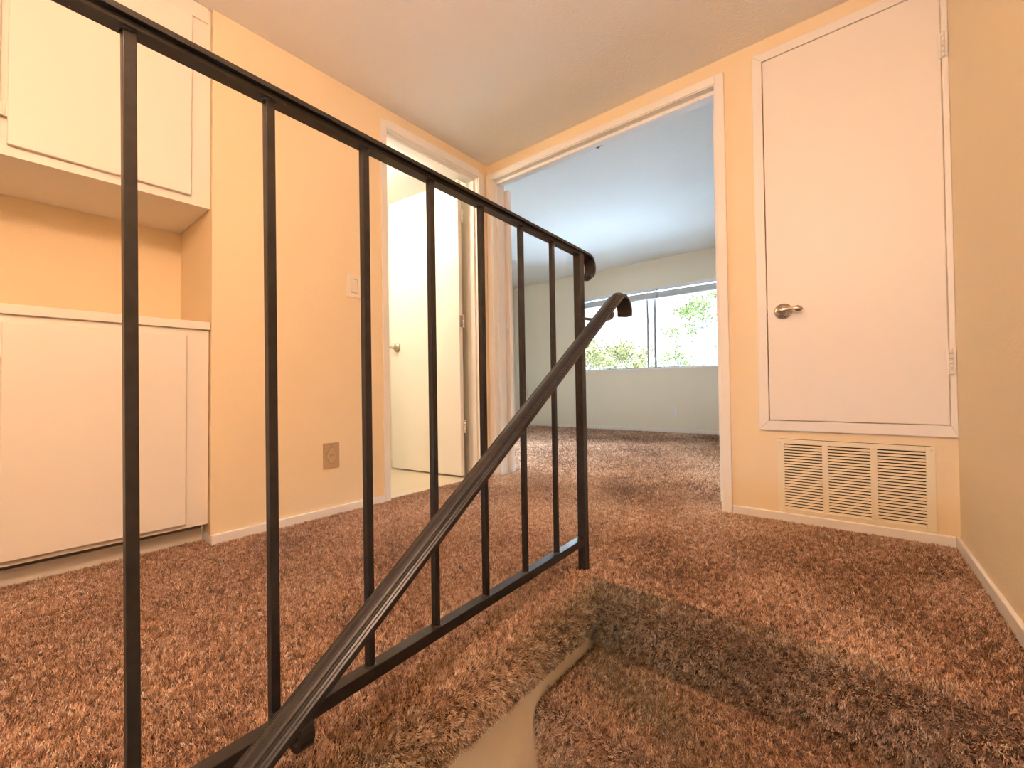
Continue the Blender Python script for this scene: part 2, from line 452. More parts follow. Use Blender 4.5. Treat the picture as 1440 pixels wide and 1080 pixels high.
# closet door
d = thing('door_2', (1.95, 0.0, 0.443), kind='structure')
dm = MB(); dm.box(CD[0], CD[1], -0.010, 0.024, CD[2], CD[3]); dm.build('door_slab', M['door'], d, bevel=0.0015)
lever_handle(d, (1.731, -0.010, 0.915), (0, -1, 0), (1, 0, 0))
hinge(d, (2.240, -0.018, 1.815), 0.092, M['trim'], 0.0055, 0.012)
hinge(d, (2.240, -0.018, 0.670), 0.092, M['trim'], 0.0055, 0.012)
lt = MB(); lt.box(1.6695, 1.6715, -0.006, 0.0, 0.90, 0.93); lt.build('latch', M['dark'], d)

# bathroom door, swung inwards
def rotbox(mb, o, u, n_, l0, l1, t0, t1, z0, z1):
    o = Vector(o); u = Vector(u); n_ = Vector(n_)
    vs = []
    for z in (z0, z1):
        for t in (t0, t1):
            for l in (l0, l1):
                p = o + u * l + n_ * t; vs.append((p.x, p.y, z))
    return mb.add(vs, [(0, 2, 3, 1), (4, 5, 7, 6), (0, 1, 5, 4), (2, 6, 7, 3), (0, 4, 6, 2), (1, 3, 7, 5)])
bo = Vector((-0.106, -0.180, 0)); bu = Vector((-0.994, -0.111, 0)).normalized(); bn = Vector((bu.y, -bu.x, 0))  # bn -> away from camera
if bn.y < 0: bn = -bn
d = thing('door_1', (bo.x, bo.y, 0.0), kind='structure')
dm = MB(); rotbox(dm, bo, bu, bn, 0, 0.675, 0, 0.035, 0.018, 2.015); dm.build('door_slab', M['door'], d, bevel=0.0015)
pl = bo + bu * 0.605
lever_handle(d, (pl.x, pl.y, 0.918), -bn, bu)
for z in (1.78, 1.06, 0.35):
    hinge(d, (-0.098, -0.148, z), 0.09, M['trim'], 0.006)
hk = MB(); rotbox(hk, bo, bu, bn, -0.002, 0.0, 0.004, 0.031, 1.02, 1.10); hk.build('hinge_leaf', M['nickel'], d)

# bathroom linen door behind
d = thing('door_5', (-1.19, -0.35, 0.0), kind='structure')
dm = MB(); dm.box(-1.195, -1.165, -0.70, -0.03, 0.018, 2.02); dm.build('door_slab', M['door'], d, bevel=0.0015)
lever_handle(d, (-1.165, -0.075, 0.905), (1, 0, 0), (0, -1, 0), 0.9)
hb = MB(); hb.tube([(-1.165, -0.07, 1.205), (-1.135, -0.07, 1.208), (-1.125, -0.07, 1.222)], 0.005, 8); hb.lathe((-1.165, -0.07, 1.205), (1, 0, 0), [(0.0, 0.004), (0.012, 0.003), (0.014, 0)], 16)
hb.build('robe_hook', M['nickel'], d)

# bedroom double doors folded back
d = thing('door_3', (DX0 + .02, T + .02, 0.0), kind='structure')
dm = MB(); o3 = Vector((0.056, T + 0.014, 0)); u3 = Vector((-0.995, 0.10, 0)).normalized(); n3 = Vector((0.10, 0.995, 0)).normalized()
rotbox(dm, o3 + Vector((0.022, 0, 0)), u3, n3, 0, 0.69, 0, 0.034, 0.02, 2.0); dm.build('door_slab', M['door'], d, bevel=0.0015)
for z in (1.80, 1.05, 0.27): hinge(d, (0.060, T + 0.012, z), 0.09, M['trim'], 0.0055)
d = thing('door_4', (DX1 - .02, T + .02, 0.0), kind='structure')
dm = MB(); dm.box(1.432, 1.466, T + 0.004, T + 0.694, 0.02, 1.985); dm.build('door_slab', M['door'], d, bevel=0.0015)
for z in (1.80, 1.05, 0.27): hinge(d, (1.468, T + 0.002, z), 0.09, M['trim'], 0.005)

# ------------------------------------------------------------------ vent
v = thing('return_air_vent', (1.948, -0.002, 0.198), 'cream three-panel louvred return air grille below the closet door', 'air vent')
VX0, VX1, VZ0, VZ1 = 1.697, 2.194, 0.036, 0.360
pan = [(1.722, 1.856), (1.876, 2.010), (2.031, 2.168)]
pz0, pz1 = 0.063, 0.341
f = MB()
f.box(VX0, pan[0][0], -0.007, 0.001, VZ0, VZ1).box(pan[0][1], pan[1][0], -0.007, 0.001, pz0, pz1).box(pan[1][1], pan[2][0], -0.007, 0.001, pz0, pz1).box(pan[2][1], VX1, -0.007, 0.001, VZ0, VZ1)
f.box(pan[0][0], pan[2][1], -0.007, 0.001, VZ0, pz0).box(pan[0][0], pan[2][1], -0.007, 0.001, pz1, VZ1)
f.build('vent_frame', M['vent'], v, bevel=0.0015)
NS = 23; pitch = (pz1 - pz0) / NS
for (x0, x1) in pan:
    s = MB()
    for k in range(NS):
        z = pz0 + k * pitch
        # pressed louvre: nearly flat face, leaning out at the bottom, dark gap above
        s.prism([(-0.0065, z + 0.0000), (0.000, z + pitch * 0.58), (0.0012, z + pitch * 0.58), (-0.0050, z - 0.0002)], 0, x0, x1)
    s.build('louvre_panel', M['vent'], v)
bk = MB(); bk.box(1.705, 2.186, 0.030, 0.034, 0.038, 0.358); bk.build('duct_backing', M['dark'], v)
for (x, z) in ((1.707, 0.348), (2.184, 0.348), (1.707, 0.05), (2.184, 0.05)):
    q = MB(); q.lathe((x, -0.007, z), (0, -1, 0), [(0.0045, 0), (0.004, 0.0012), (0, 0.0018)], 12); q.build('screw', M['vent'], v)

# ------------------------------------------------------------------ switch, jack, outlet
s = thing('light_switch', (0.0, -1.018, 1.13), 'almond rocker light switch on the left wall beside the bathroom door', 'light switch')
MB().box(0, 0.005, -1.056, -0.980, 1.072, 1.188).build('switch_plate', M['almond'], s, bevel=0.002)
r = MB(); r.add([(0.005, -1.034, 1.097), (0.005, -1.002, 1.097), (0.005, -1.034, 1.163), (0.005, -1.002, 1.163), (0.0095, -1.034, 1.097), (0.0095, -1.002, 1.097), (0.006, -1.034, 1.163), (0.006, -1.002, 1.163)],
              [(0, 2, 3, 1), (4, 5, 7, 6), (0, 1, 5, 4), (2, 6, 7, 3), (0, 4, 6, 2), (1, 3, 7, 5)])
r.build('rocker', M['almond'], s, bevel=0.0008)
MB().box(0.005, 0.0056, -1.0362, -0.9998, 1.0945, 1.1655).build('rocker_recess', M['jack'], s)

s = thing('wall_jack', (0.0, -1.147, 0.29), 'tan round-socket wall jack plate low on the left wall', 'wall outlet')
MB().box(0, 0.006, -1.187, -1.107, 0.229, 0.351).build('cover_plate', M['jack'], s, bevel=0.0015)
k = MB()
pts = []
for i in range(32):
    an = 2 * math.pi * i / 32
    yy = 0.026 * math.cos(an); zz = 0.026 * math.sin(an)
    if abs(math.sin(an)) > 0.83: zz = math.copysign(0.036, zz); yy *= 0.75
    pts.append((-1.147 + yy, 0.290 + zz))
vs = [(0.006, p[0], p[1]) for p in pts] + [(0.0085, p[0], p[1]) for p in pts]
k.add(vs, [tuple(range(32))[::-1], tuple(range(32, 64))] + [(i, (i + 1) % 32, 32 + (i + 1) % 32, 32 + i) for i in range(32)])
ring = MB(); vs = [(0.0061, -1.147 + (p[0] + 1.147) * 1.09, 0.29 + (p[1] - .29) * 1.07) for p in pts] + [(0.0064, -1.147 + (p[0] + 1.147) * 1.09, 0.29 + (p[1] - .29) * 1.07) for p in pts]
ring.add(vs, [tuple(range(32))[::-1], tuple(range(32, 64))] + [(i, (i + 1) % 32, 32 + (i + 1) % 32, 32 + i) for i in range(32)])
ring.build('socket_rim', M['greykick'], s)
k.build('socket_face', M['jackface'], s, bevel=0.0007)
q = MB()
for dz in (0.0045, 0.0, -0.004): q.box(0.0085, 0.0092, -1.158, -1.136, 0.292 + dz, 0.2942 + dz)
q.build('jack_slots', M['greykick'], s)
q = MB(); q.lathe((0.006, -1.147, 0.340), (1, 0, 0), [(0.0035, 0), (0.003, 0.0012), (0, 0.0015)], 10); q.build('screw', M['greykick'], s)

s = thing('wall_outlet', (0.111, BY, 0.277), 'white duplex outlet under the window on the far bedroom wall', 'wall outlet')
MB().box(0.075, 0.147, BY - 0.006, BY, 0.219, 0.335).build('cover_plate', M['whiteplastic'], s, bevel=0.002)
for z in (0.256, 0.298):
    q = MB(); q.prism([(0.111 + 0.017 * math.cos(a_), z + 0.014 * math.sin(a_)) for a_ in np.linspace(0, 2 * math.pi, 17)[:-1]], 1, BY - 0.009, BY - 0.006)
    o = q.build('receptacle', M['almond'], s)

# ------------------------------------------------------------------ cabinets in the alcove
def cab_hinge(root, x, y, z):
    m = MB(); m.tube([(x, y, z - .022), (x, y, z + .022)], 0.004, 8); m.box(x - .004, x + .001, y - .012, y + .012, z - .02, z + .02)
    m.build('hinge', M['cab'], root, shear=leanY)
def cab_door(root, y0, y1, z0, z1, x):
    m = MB(); m.box(x, x + 0.016, y0, y1, z0, z1)
    return m.build('cabinet_door', M['cab'], root, bevel=0.0025, shear=leanY)
u = thing('wall_cabinet', (-0.2, -2.19, 1.335), 'white painted upper cabinet with flat doors hung in the alcove against the ceiling', 'cabinet')
FX = -0.018
m = MB(); m.box(-0.424, FX, -2.758, YA - 0.002, 1.335, H - 0.001); m.build('cabinet_body', M['cab'], u, bevel=0.001, shear=leanY)
cab_door(u, -2.163, -1.700, 1.366, 2.074, FX + .0005)
cab_door(u, -2.64, -2.178, 1.366, 2.074, FX + .0005)
m = MB(); m.box(FX, FX + 0.008, -2.758, YA - 0.012, 2.079, H - 0.001); m.build('top_rail', M['cab'], u, bevel=0.001, shear=leanY)
cab_hinge(u, FX + 0.014, -2.170, 1.47)
l = thing('base_cabinet', (-0.2, -2.19, 0.0), 'white painted lower cabinet with a big flat door under the white counter', 'cabinet')
m = MB(); m.box(-0.424, FX, -2.758, YA - 0.004, 0.085, 0.848); m.build('cabinet_body', M['cab'], l, bevel=0.001, shear=leanY)
cab_door(l, -2.168, -1.712, 0.103, 0.823, FX + .0005)
cab_door(l, -2.64, -2.182, 0.103, 0.823, FX + .0005)
cab_hinge(l, FX + 0.014, -2.175, 0.735)
cab_hinge(l, FX + 0.014, -2.175, 0.20)
m = MB(); m.box(-0.11, -0.098, -2.758, YA - 0.014, 0, 0.085); m.build('toe_board', M['greykick'], l)
m = MB(); m.box(-0.098, -0.088, -2.758, YA - 0.016, 0, 0.057); m.build('toe_moulding', M['trim'], l, bevel=0.003)
m = MB(); m.box(-0.424, -0.004, -2.758, YA - 0.003, 0.849, 0.880)
tag(m.build('countertop', M['cab'], bevel=0.002, shear=leanY), 'white painted counter slab with a square front edge on the lower cabinet', 'countertop')

# ------------------------------------------------------------------ railing
TR = math.tan(-0.0414)
def rx(y): return 1.275 + (y + 0.962) * TR
rdir = Vector((TR, 1, 0)).normalized(); rside = Vector((1, -TR, 0)).normalized(); UP = Vector((0, 0, 1))
def capprof(w, t):
    """moulded handrail cap: domed middle, stepped shoulders; a=side, b=up"""
    p = [(-w / 2, -t * .5), (-w / 2, -t * .05), (-w * .44, t * .05), (-w * .40, t * .02), (-w * .34, t * .12), (-w * .29, t * .10)]
    for a_ in np.linspace(math.pi, 0, 9):
        p.append((w * .25 * math.cos(a_), t * (.12 + .38 * math.sin(a_))))
    p += [(w * .29, t * .10), (w * .34, t * .12), (w * .40, t * .02), (w * .44, t * .05), (w / 2, -t * .05), (w / 2, -t * .5)]
    return p
rail = thing('stair_railing', (1.30, -1.5, 0.0), 'black iron railing with square balusters along the open edge of the landing', 'railing')
# top rail with down-curl
path = []; fr = []
zt = 1.049
YE = -0.915
for y in (-3.38, -2.6, -2.2, -1.8, -1.4, -1.05, YE - 0.01):
    path.append(Vector((rx(y), y, zt))); fr.append((rside, UP))
rc = 0.041
for a_ in np.linspace(0.12, math.pi * 1.05, 16):
    y = YE + rc * math.sin(a_); z = zt - rc + rc * math.cos(a_)
    path.append(Vector((rx(y), y, z)))
    fr.append((rside, UP * math.cos(a_) + rdir * math.sin(a_)))
m = MB(); m.sweep(path, fr, capprof(0.039, 0.017))
m.build('top_rail', M['iron'], rail, bevel=0.0006)
m = MB()   # channel under the cap
pth = [Vector((rx(y), y, 1.0375)) for y in (-3.36, -0.975)]
m.sweep(pth, [(rside, UP)] * 2, [(-.012, -.005), (-.012, .006), (.012, .006), (.012, -.005)])
m.build('rail_channel', M['iron'], rail)
m = MB(); pth = [Vector((rx(y), y, 0.1005)) for y in (-3.36, -0.972)]
m.sweep(pth, [(rside, UP)] * 2, [(-.0125, -.0115), (-.0125, .0115), (.0125, .0115), (.0125, -.0115)])
m.build('bottom_rail', M['iron'], rail, bevel=0.0012)
def square_bar(y, z0, z1, w, name, par):
    c_ = Vector((rx(y), y, 0)); h = w / 2; m = MB()
    cs = [c_ + rside * (sx * h) + rdir * (sy * h) for sx, sy in ((-1, -1), (1, -1), (1, 1), (-1, 1))]
    m.add([(p.x, p.y, z0) for p in cs] + [(p.x, p.y, z1) for p in cs], [(0, 1, 2, 3), (7, 6, 5, 4), (0, 4, 5, 1), (1, 5, 6, 2), (2, 6, 7, 3), (3, 7, 4, 0)])
    return m.build(name, M['iron'], par, bevel=0.001)
def weld(y, z, s_, par):
    m = MB(); c_ = Vector((rx(y), y, z))
    for sx, sy in ((-1, -1), (1, -1), (1, 1), (-1, 1)):
        pass
    m.lathe(c_, (0, 0, s_), [(0.0118, 0), (0.0095, 0.0022), (0.0088, 0.0042)], 10)
    return m.build('weld_bead', M['iron'], par)
BY_ = [-1.133, -1.293, -1.455, -1.6145, -1.7725, -1.935, -2.0945, -2.2545, -2.414, -2.574, -2.734, -2.894, -3.054, -3.214]
for y in BY_:
    b_ = square_bar(y, 0.111, 1.036, 0.0130, 'baluster', rail)
    weld(y, 0.1115, 1, b_); weld(y, 1.034, -1, b_)
pn = square_bar(-0.964, 0.0, 1.045, 0.0262, 'newel_post', rail)
square_bar(-3.36, 0.0, 1.045, 0.0262, 'newel_post', rail)

# handrail
hr = thing('handrail', (1.36, -1.5, 0.46), 'worn brown-black sloping iron handrail with a curled top end, bracketed off the railing', 'handrail')
OFF = 0.075
def hx(y): return rx(y) + OFF
SL = 0.672; th = math.atan(SL)
path = []; fr = []
hd = Vector((0, math.cos(th), math.sin(th))); hu = Vector((0, -math.sin(th), math.cos(th)))
def hz(y): return 1.472 + SL * y
sidev = Vector((1, 0, 0))
for y in (-2.95, -2.4, -2.0, -1.7, -1.4, -1.1, -0.90, -0.842):
    path.append(Vector((hx(y), y, hz(y)))); fr.append((sidev, hu))
y0, z0 = -0.842, hz(-0.842); rr = 0.056
cc = Vector((0, y0, z0)) - hu * rr
tot = th + math.pi / 2 + 0.18
for a_ in np.linspace(0.12, tot, 16):
    ang = th - a_
    u_ = Vector((0, -math.sin(ang), math.cos(ang)))
    p = cc + u_ * rr
    path.append(Vector((hx(p.y), p.y, p.z))); fr.append((sidev, u_))
m = MB(); m.sweep(path, fr, capprof(0.053, 0.020))
m.build('rail_bar', M['ironrail'], hr, bevel=0.0005)
def bracket(y, zb, yh):
    """flat bar from the railing, dipping and curling up under the handrail"""
    x0 = rx(y) + 0.006; xh = hx(yh); zh = hz(yh) - 0.009
    pts = [Vector((x0, y, zb)), Vector((x0 + (xh - x0) * .45, y + (yh - y) * .5, zb - 0.006))]
    # hook
    R = 0.5 * (zh - zb + 0.012) if zh - zb > 0 else 0.02
    R = max(R, 0.014)
    cx = xh + 0.004; cz = zb - 0.008 + R
    for a_ in np.linspace(-math.pi * .62, math.pi * .42, 12):
        pts.append(Vector((cx + 0.022 * math.cos(a_), yh, cz + R * math.sin(a_))))
    pts.append(Vector((xh - 0.006, yh, zh)))
    frs = []
    for i, p in enumerate(pts):
        t = (pts[min(i + 1, len(pts) - 1)] - pts[max(i - 1, 0)]); t.y = 0; t.normalize()
        frs.append((Vector((0, 1, 0)), t.cross(Vector((0, 1, 0)))))
    m = MB(); m.sweep(pts, frs, [(-.0095, -.0042), (-.0095, .0042), (.0095, .0042), (.0095, -.0042)])
    return m.build('bracket', M['ironrail'] if y > -1.5 else M['iron'], hr, bevel=0.0008)
bracket(-0.964, 0.826, -0.93)
bracket(-1.935, 0.128, -1.935)

# ------------------------------------------------------------------ stairs
st = thing('staircase', (1.82, -1.8, LOW), 'brown carpeted stair flight going down beside the landing with a curved first tread edge', 'staircase')
RISE = 0.175; GO = 0.27; X0, X1 = 1.3555, 2.345
def step_profile(k):
    """(y,z) outline of step k from the riser above down to its own riser foot"""
    zt_ = -RISE * k; yb = -1.060 - GO * (k - 1); yf = yb - GO - 0.022; r_ = 0.036
    p = [(yb, zt_), (yf + r_, zt_)]
    p += [(yf + r_ - r_ * math.sin(a_), zt_ - r_ + r_ * math.cos(a_)) for a_ in np.linspace(0.2, math.pi / 2, 7)]
    p += [(yf + 0.002, zt_ - 0.07), (yf + 0.010, zt_ - 0.12), (yb - GO - .002, zt_ - RISE)]
    return p
NSTEP = 8
for k in range(1, NSTEP + 1):
    pr = step_profile(k)
    m = MB(); body = pr + [(pr[0][0], pr[-1][1])]
    m.prism(body, 0, X0, xr(pr[0][0]) - 0.001)
    m.build('step', M['backing'], st)

# ------------------------------------------------------------------ carpet pile
def lean_field(P):
    """slow drift of the pile direction plus small ripples, (N,2) in-plane"""
    x, y, z = P[:, 0], P[:, 1], P[:, 2]
    u = y + z * 0.7; v_ = x
    a_ = (0.8 * np.sin(3.1 * v_ + 2.3 * u + 0.7) + 0.7 * np.sin(6.3 * u - 4.1 * v_ + 1.9) + 0.5 * np.sin(11 * v_ + 7.5 * u)
          + 0.35 * np.sin(17 * u - 13 * v_ + 0.4))
    b_ = (0.8 * np.sin(4.3 * u - 2.7 * v_) + 0.6 * np.sin(7.9 * v_ + 3.3 * u + 2.1) + 0.5 * np.sin(12 * u + 9.0 * v_ + 1.0) + 0.35 * np.sin(19 * v_ - 8 * u))
    # ripples about 2-3 cm
    c_ = np.sin(150 * u + 60 * v_ + 3 * a_) + np.sin(190 * v_ - 70 * u + 3 * b_) + 0.8 * np.sin(260 * u - 130 * v_)
    d_ = np.sin(170 * v_ + 40 * u + 2 * b_) + np.sin(120 * u - 160 * v_ + 2 * a_) + 0.8 * np.sin(300 * v_ + 150 * u)
    return np.stack([0.16 * a_ + 0.17 * c_, 0.16 * b_ + 0.17 * d_], 1), a_, b_, c_

def pile(name, P, Nrm, E1, E2, nb, length, width, parent=None, spread=0.004, lenfac=None, shade_wear=None):
    """tufts at P (N,3) with normal Nrm and in-plane axes E1,E2; nb fibres each"""
    N = len(P)
    ln, a_, b_, c_ = lean_field(P)
    tint_t = np.clip(0.47 + 0.075 * a_ + 0.065 * b_ + 0.05 * c_ + rng.normal(0, 0.24, N), 0, 1)
    lf_ = np.ones(N) if lenfac is None else lenfac
    lf_ = lf_ * (1 + 0.16 * np.clip(c_, -2, 2) / 2) * (1 + rng.normal(0, 0.16, N))
    Pr = np.repeat(P, nb, 0); Nr = np.repeat(Nrm, nb, 0); e1 = np.repeat(E1, nb, 0); e2 = np.repeat(E2, nb, 0)
    K = N * nb
    tj = np.repeat(rng.normal(0, 0.30, (N, 2)), nb, 0)
    l2 = np.repeat(ln, nb, 0) + tj + rng.normal(0, 0.30, (K, 2))
    off = rng.normal(0, spread * 0.5, (K, 2))
    base = Pr + e1 * off[:, :1] + e2 * off[:, 1:]
    D = Nr + e1 * l2[:, :1] + e2 * l2[:, 1:]
    D /= np.linalg.norm(D, axis=1, keepdims=True)
    ang = rng.uniform(0, 2 * np.pi, K)[:, None]
    S = e1 * np.cos(ang) + e2 * np.sin(ang)
    S -= D * np.sum(S * D, 1, keepdims=True); S /= np.linalg.norm(S, axis=1, keepdims=True)
    L = (length * rng.uniform(0.75, 1.15, K) * np.repeat(lf_, nb))[:, None]
    W = (width * rng.uniform(0.8, 1.2, K))[:, None]
    base = base - Nr * 0.0015
    v0 = base - S * W * .5; v1 = base + S * W * .5; v2 = base + D * L + S * W * .38; v3 = base + D * L - S * W * .38
    V = np.stack([v0, v1, v2, v3], 1).reshape(-1, 3).astype(np.float32)
    tint = np.clip(np.repeat(tint_t, nb) + rng.normal(0, 0.15, K), 0, 1).astype(np.float32)
    if parent is not None:
        V -= np.array(parent.location, dtype=np.float32)
    me = bpy.data.meshes.new(name)
    me.vertices.add(4 * K); me.vertices.foreach_set('co', V.ravel())
    me.loops.add(4 * K); me.loops.foreach_set('vertex_index', np.arange(4 * K, dtype=np.int32))
    me.polygons.add(K); me.polygons.foreach_set('loop_start', np.arange(0, 4 * K, 4, dtype=np.int32))
    try: me.polygons.foreach_set('loop_total', np.full(K, 4, dtype=np.int32))
    except Exception: pass
    at = me.attributes.new('tint', 'FLOAT', 'FACE'); at.data.foreach_set('value', tint)
    sv = np.zeros(N) if shade_wear is None else np.clip(shade_wear(P) * (0.75 + 0.22 * a_ - 0.18 * b_) + rng.normal(0, 0.10, N), 0, 1)
    at = me.attributes.new('shade_wear', 'FLOAT', 'FACE'); at.data.foreach_set('value', np.repeat(sv, nb).astype(np.float32))
    me.update(calc_edges=True)
    me.materials.append(M['fibre'])
    o = bpy.data.objects.new(name, me); C.objects.link(o)
    if parent is not None: o.parent = parent
    return o

def flat_pts(x0, x1, y0, y1, sp, keep=None):
    nx = max(1, int((x1 - x0) / sp)); ny = max(1, int((y1 - y0) / sp))
    gx, gy = np.meshgrid(x0 + (np.arange(nx) + .5) * (x1 - x0) / nx, y0 + (np.arange(ny) + .5) * (y1 - y0) / ny)
    P = np.stack([gx.ravel(), gy.ravel(), np.zeros(gx.size)], 1)
    P[:, :2] += rng.uniform(-.55, .55, (len(P), 2)) * sp
    if keep is not None: P = P[keep(P)]
    n = len(P)
    return P, np.tile([0, 0, 1.], (n, 1)), np.tile([1., 0, 0], (n, 1)), np.tile([0, 1., 0], (n, 1))

def prof_pts(prof, axis, a0, a1, sp, d0=0.0, d1=None):
    """tufts on a 2D profile extruded along an axis (0: profile is (y,z); 1: profile is (x,z))"""
    pr = np.array(prof, float); seg = np.diff(pr, axis=0); sl = np.linalg.norm(seg, axis=1); cum = np.r_[0, np.cumsum(sl)]
    tot = cum[-1]; d1 = tot if d1 is None else d1
    n = int((d1 - d0) * (a1 - a0) / sp / sp)
    s = rng.uniform(d0, d1, n); a_ = rng.uniform(a0, a1, n)
    i = np.clip(np.searchsorted(cum, s, 'right') - 1, 0, len(sl) - 1)
    t = ((s - cum[i]) / sl[i])[:, None]
    q = pr[i] + seg[i] * t
    # smoothed tangent
    tg = seg / sl[:, None]
    j = np.clip(i + np.where(t[:, 0] > .5, 1, -1), 0, len(sl) - 1); wgt = np.abs(t - .5)
    tt = tg[i] * (1 - wgt) + tg[j] * wgt; tt /= np.linalg.norm(tt, axis=1, keepdims=True)
    if axis == 0:
        P = np.stack([a_, q[:, 0], q[:, 1]], 1); Tn = np.stack([np.zeros(n), tt[:, 0], tt[:, 1]], 1); E1 = np.tile([1., 0, 0], (n, 1))
        Nn = np.stack([np.zeros(n), tt[:, 1], -tt[:, 0]], 1)      # outwards: profile runs -y then down
    else:
        P = np.stack([q[:, 0], a_, q[:, 1]], 1); Tn = np.stack([tt[:, 0], np.zeros(n), tt[:, 1]], 1); E1 = np.tile([0, 1., 0], (n, 1))
        Nn = np.stack([-tt[:, 1], np.zeros(n), tt[:, 0]], 1)
    return P, Nn, E1, Tn

def cat_(*ts): return [np.concatenate([t[i] for t in ts]) for i in range(4)]

# seam where hall and bedroom carpet meet in the doorway
seam = np.array([(0.05, .107), (0.157, .150), (0.293, .129), (0.36, .20), (0.488, .131), (0.66, .15), (0.824, .151), (1.004, .142), (1.269, .129), (1.438, .09)])
def seam_keep(P):
    sy = np.interp(P[:, 0], seam[:, 0], seam[:, 1])
    wd = 0.006 + 0.004 * np.sin(P[:, 0] * 37) + 0.003 * np.sin(P[:, 0] * 91)
    return ~((np.abs(P[:, 1] - sy) < wd) & (P[:, 0] > DX0) & (P[:, 0] < DX1))
LEN = 0.0110
near = lambda P: (P[:, 0] > 0.012) | (P[:, 1] > -0.85)
A = flat_pts(0.013, XS - RN, -2.55, -1.05, 0.0056)
A2 = flat_pts(-0.088, 0.013, -2.55, YA - 0.013, 0.0055)
A3 = flat_pts(0.013, xr(0) - 0.002, -1.05, 0.0, 0.0056, lambda P: (P[:, 0] < xr(0) - 0.012 - P[:, 1] * TANW) & (P[:, 1] < -0.012))
A4 = flat_pts(DX0 + .004, DX1 - .004, -0.012, 0.30, 0.0056, lambda P: seam_keep(P))
A5 = flat_pts(-0.022, 0.013, BD0 + .004, BD1 - .004, 0.0055)
A6 = flat_pts(-0.088, XS - RN, -3.48, -2.55, 0.012)
side_path = [(XS - RN - .001, 0.0)] + prof_side[1:-1]
S1 = prof_pts(side_path, 1, -2.35, -1.050, 0.0044)
S2 = prof_pts(side_path, 1, -3.48, -2.35, 0.009)
nose_path = prof_nose[:-1]
S3 = prof_pts(nose_path, 0, 1.366, 2.272, 0.0044)
g = cat_(A, A2, A3, A4, A5)
def shade_wear_edge(P):  # where pile shading and partial wear are tinted in: landing side and nosing
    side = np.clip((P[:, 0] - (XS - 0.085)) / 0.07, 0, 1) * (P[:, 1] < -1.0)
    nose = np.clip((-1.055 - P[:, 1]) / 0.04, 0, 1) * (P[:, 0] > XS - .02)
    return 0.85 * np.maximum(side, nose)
cp = pile('carpet_pile', *cat_(g, S1, S3), 8, LEN, 0.00145, shade_wear=shade_wear_edge)
tag(cp, 'rust brown shag carpet covering the landing and its rounded stair edges', 'carpet', kind='stuff')
far_ = cat_(flat_pts(-2.3, 2.2, 0.30, 1.5, 0.010), flat_pts(-2.45, 2.25, 1.5, BY - .012, 0.014), flat_pts(-2.4, DX0 - .05, T + .01, 0.30, 0.014), A6, S2)
cp2 = pile('carpet_pile', *far_, 4, 0.013, 0.0045, spread=0.010)
tag(cp2, 'brown carpet with pale daylight sheen on the floor of the window room', 'carpet', kind='stuff')
parts = []
for k in range(1, 4):
    parts.append(prof_pts(step_profile(k), 0, X0 + .004, xr(-1.3) - .012, 0.0044 if k < 3 else 0.008))
sp_ = pile('carpet_pile', *cat_(*parts), 8, LEN, 0.00145, parent=st, shade_wear=lambda P: 0.62 + 0.3 * np.sin(9 * P[:, 0] + 21 * P[:, 1])); sp_['kind'] = 'stuff'
parts = [prof_pts(step_profile(k), 0, X0 + .004, xr(-2.5) - .012, 0.012) for k in range(4, NSTEP + 1)]
sp_ = pile('carpet_pile', *cat_(*parts), 4, LEN, 0.005, parent=st, spread=0.01); sp_['kind'] = 'stuff'

# ------------------------------------------------------------------ window
wn = thing('window_1', ((WX0 + WX1) / 2, BY + .06, WZ0), kind='structure')
f = MB(); e = 0.03
f.box(WX0, WX0 + e, BY + .045, BY + .10, WZ0, WZ1).box(WX1 - e, WX1, BY + .045, BY + .10, WZ0, WZ1).box(WX0, WX1, BY + .045, BY + .10, WZ0 - .03, WZ0 + .012).box(WX0, WX1, BY + .045, BY + .10, WZ1 - e, WZ1)
f.build('window_frame', M['beadframe'], wn, bevel=0.002)
xm = -0.172
f = MB(); f.box(xm - .066, xm - .042, BY + .05, BY + .07, WZ0 + .01, WZ1 - e); f.build('sash_stile', M['beadframe'], wn)
f = MB(); f.box(xm + .020, xm + .052, BY + .075, BY + .095, WZ0 + .01, WZ1 - e); f.build('sash_stile', M['beadframe'], wn)
f = MB(); f.box(WX0 + e, xm - .045, BY + .058, BY + .062, WZ0 + .012, WZ1 - e); f.build('pane', M['glass'], wn)
f = MB(); f.box(xm - .045, WX1 - e, BY + .083, BY + .087, WZ0 + .012, WZ1 - e); f.build('pane', M['glass'], wn)
f = MB(); f.box(WX0 - .01, WX1 + .01, BY - 0.02, BY + .05, WZ0 - .030, WZ0 - .002); f.build('window_sill', M['trim'], wn, bevel=0.003)
bl = thing('window_blind', (xm, BY + .02, 1.85), 'raised pale mini blind stacked at the top of the far window with a hanging wand', 'window blind')
f = MB(); f.box(WX0 + .004, WX1 - .004, BY - .006, BY + .035, 1.852, WZ1 - .001); f.build('head_rail', M['blind'], bl, bevel=0.002)
f = MB()
nsl = 16
for k in range(nsl):
    z = 1.768 + k * 0.0044
    f.box(WX0 + .008, WX1 - .008, BY + .002, BY + .028, z, z + .0026)
f.build('slat_stack', M['blind'], bl)
f = MB(); f.box(WX0 + .008, WX1 - .008, BY + .001, BY + .029, 1.752, 1.767); f.build('bottom_rail', M['blind'], bl, bevel=0.002)
f = MB(); f.tube([(xm + .10, BY - .009, 1.87), (xm + .098, BY - .012, 1.12)], 0.004, 8); f.build('tilt_wand', M['beadframe'], bl)

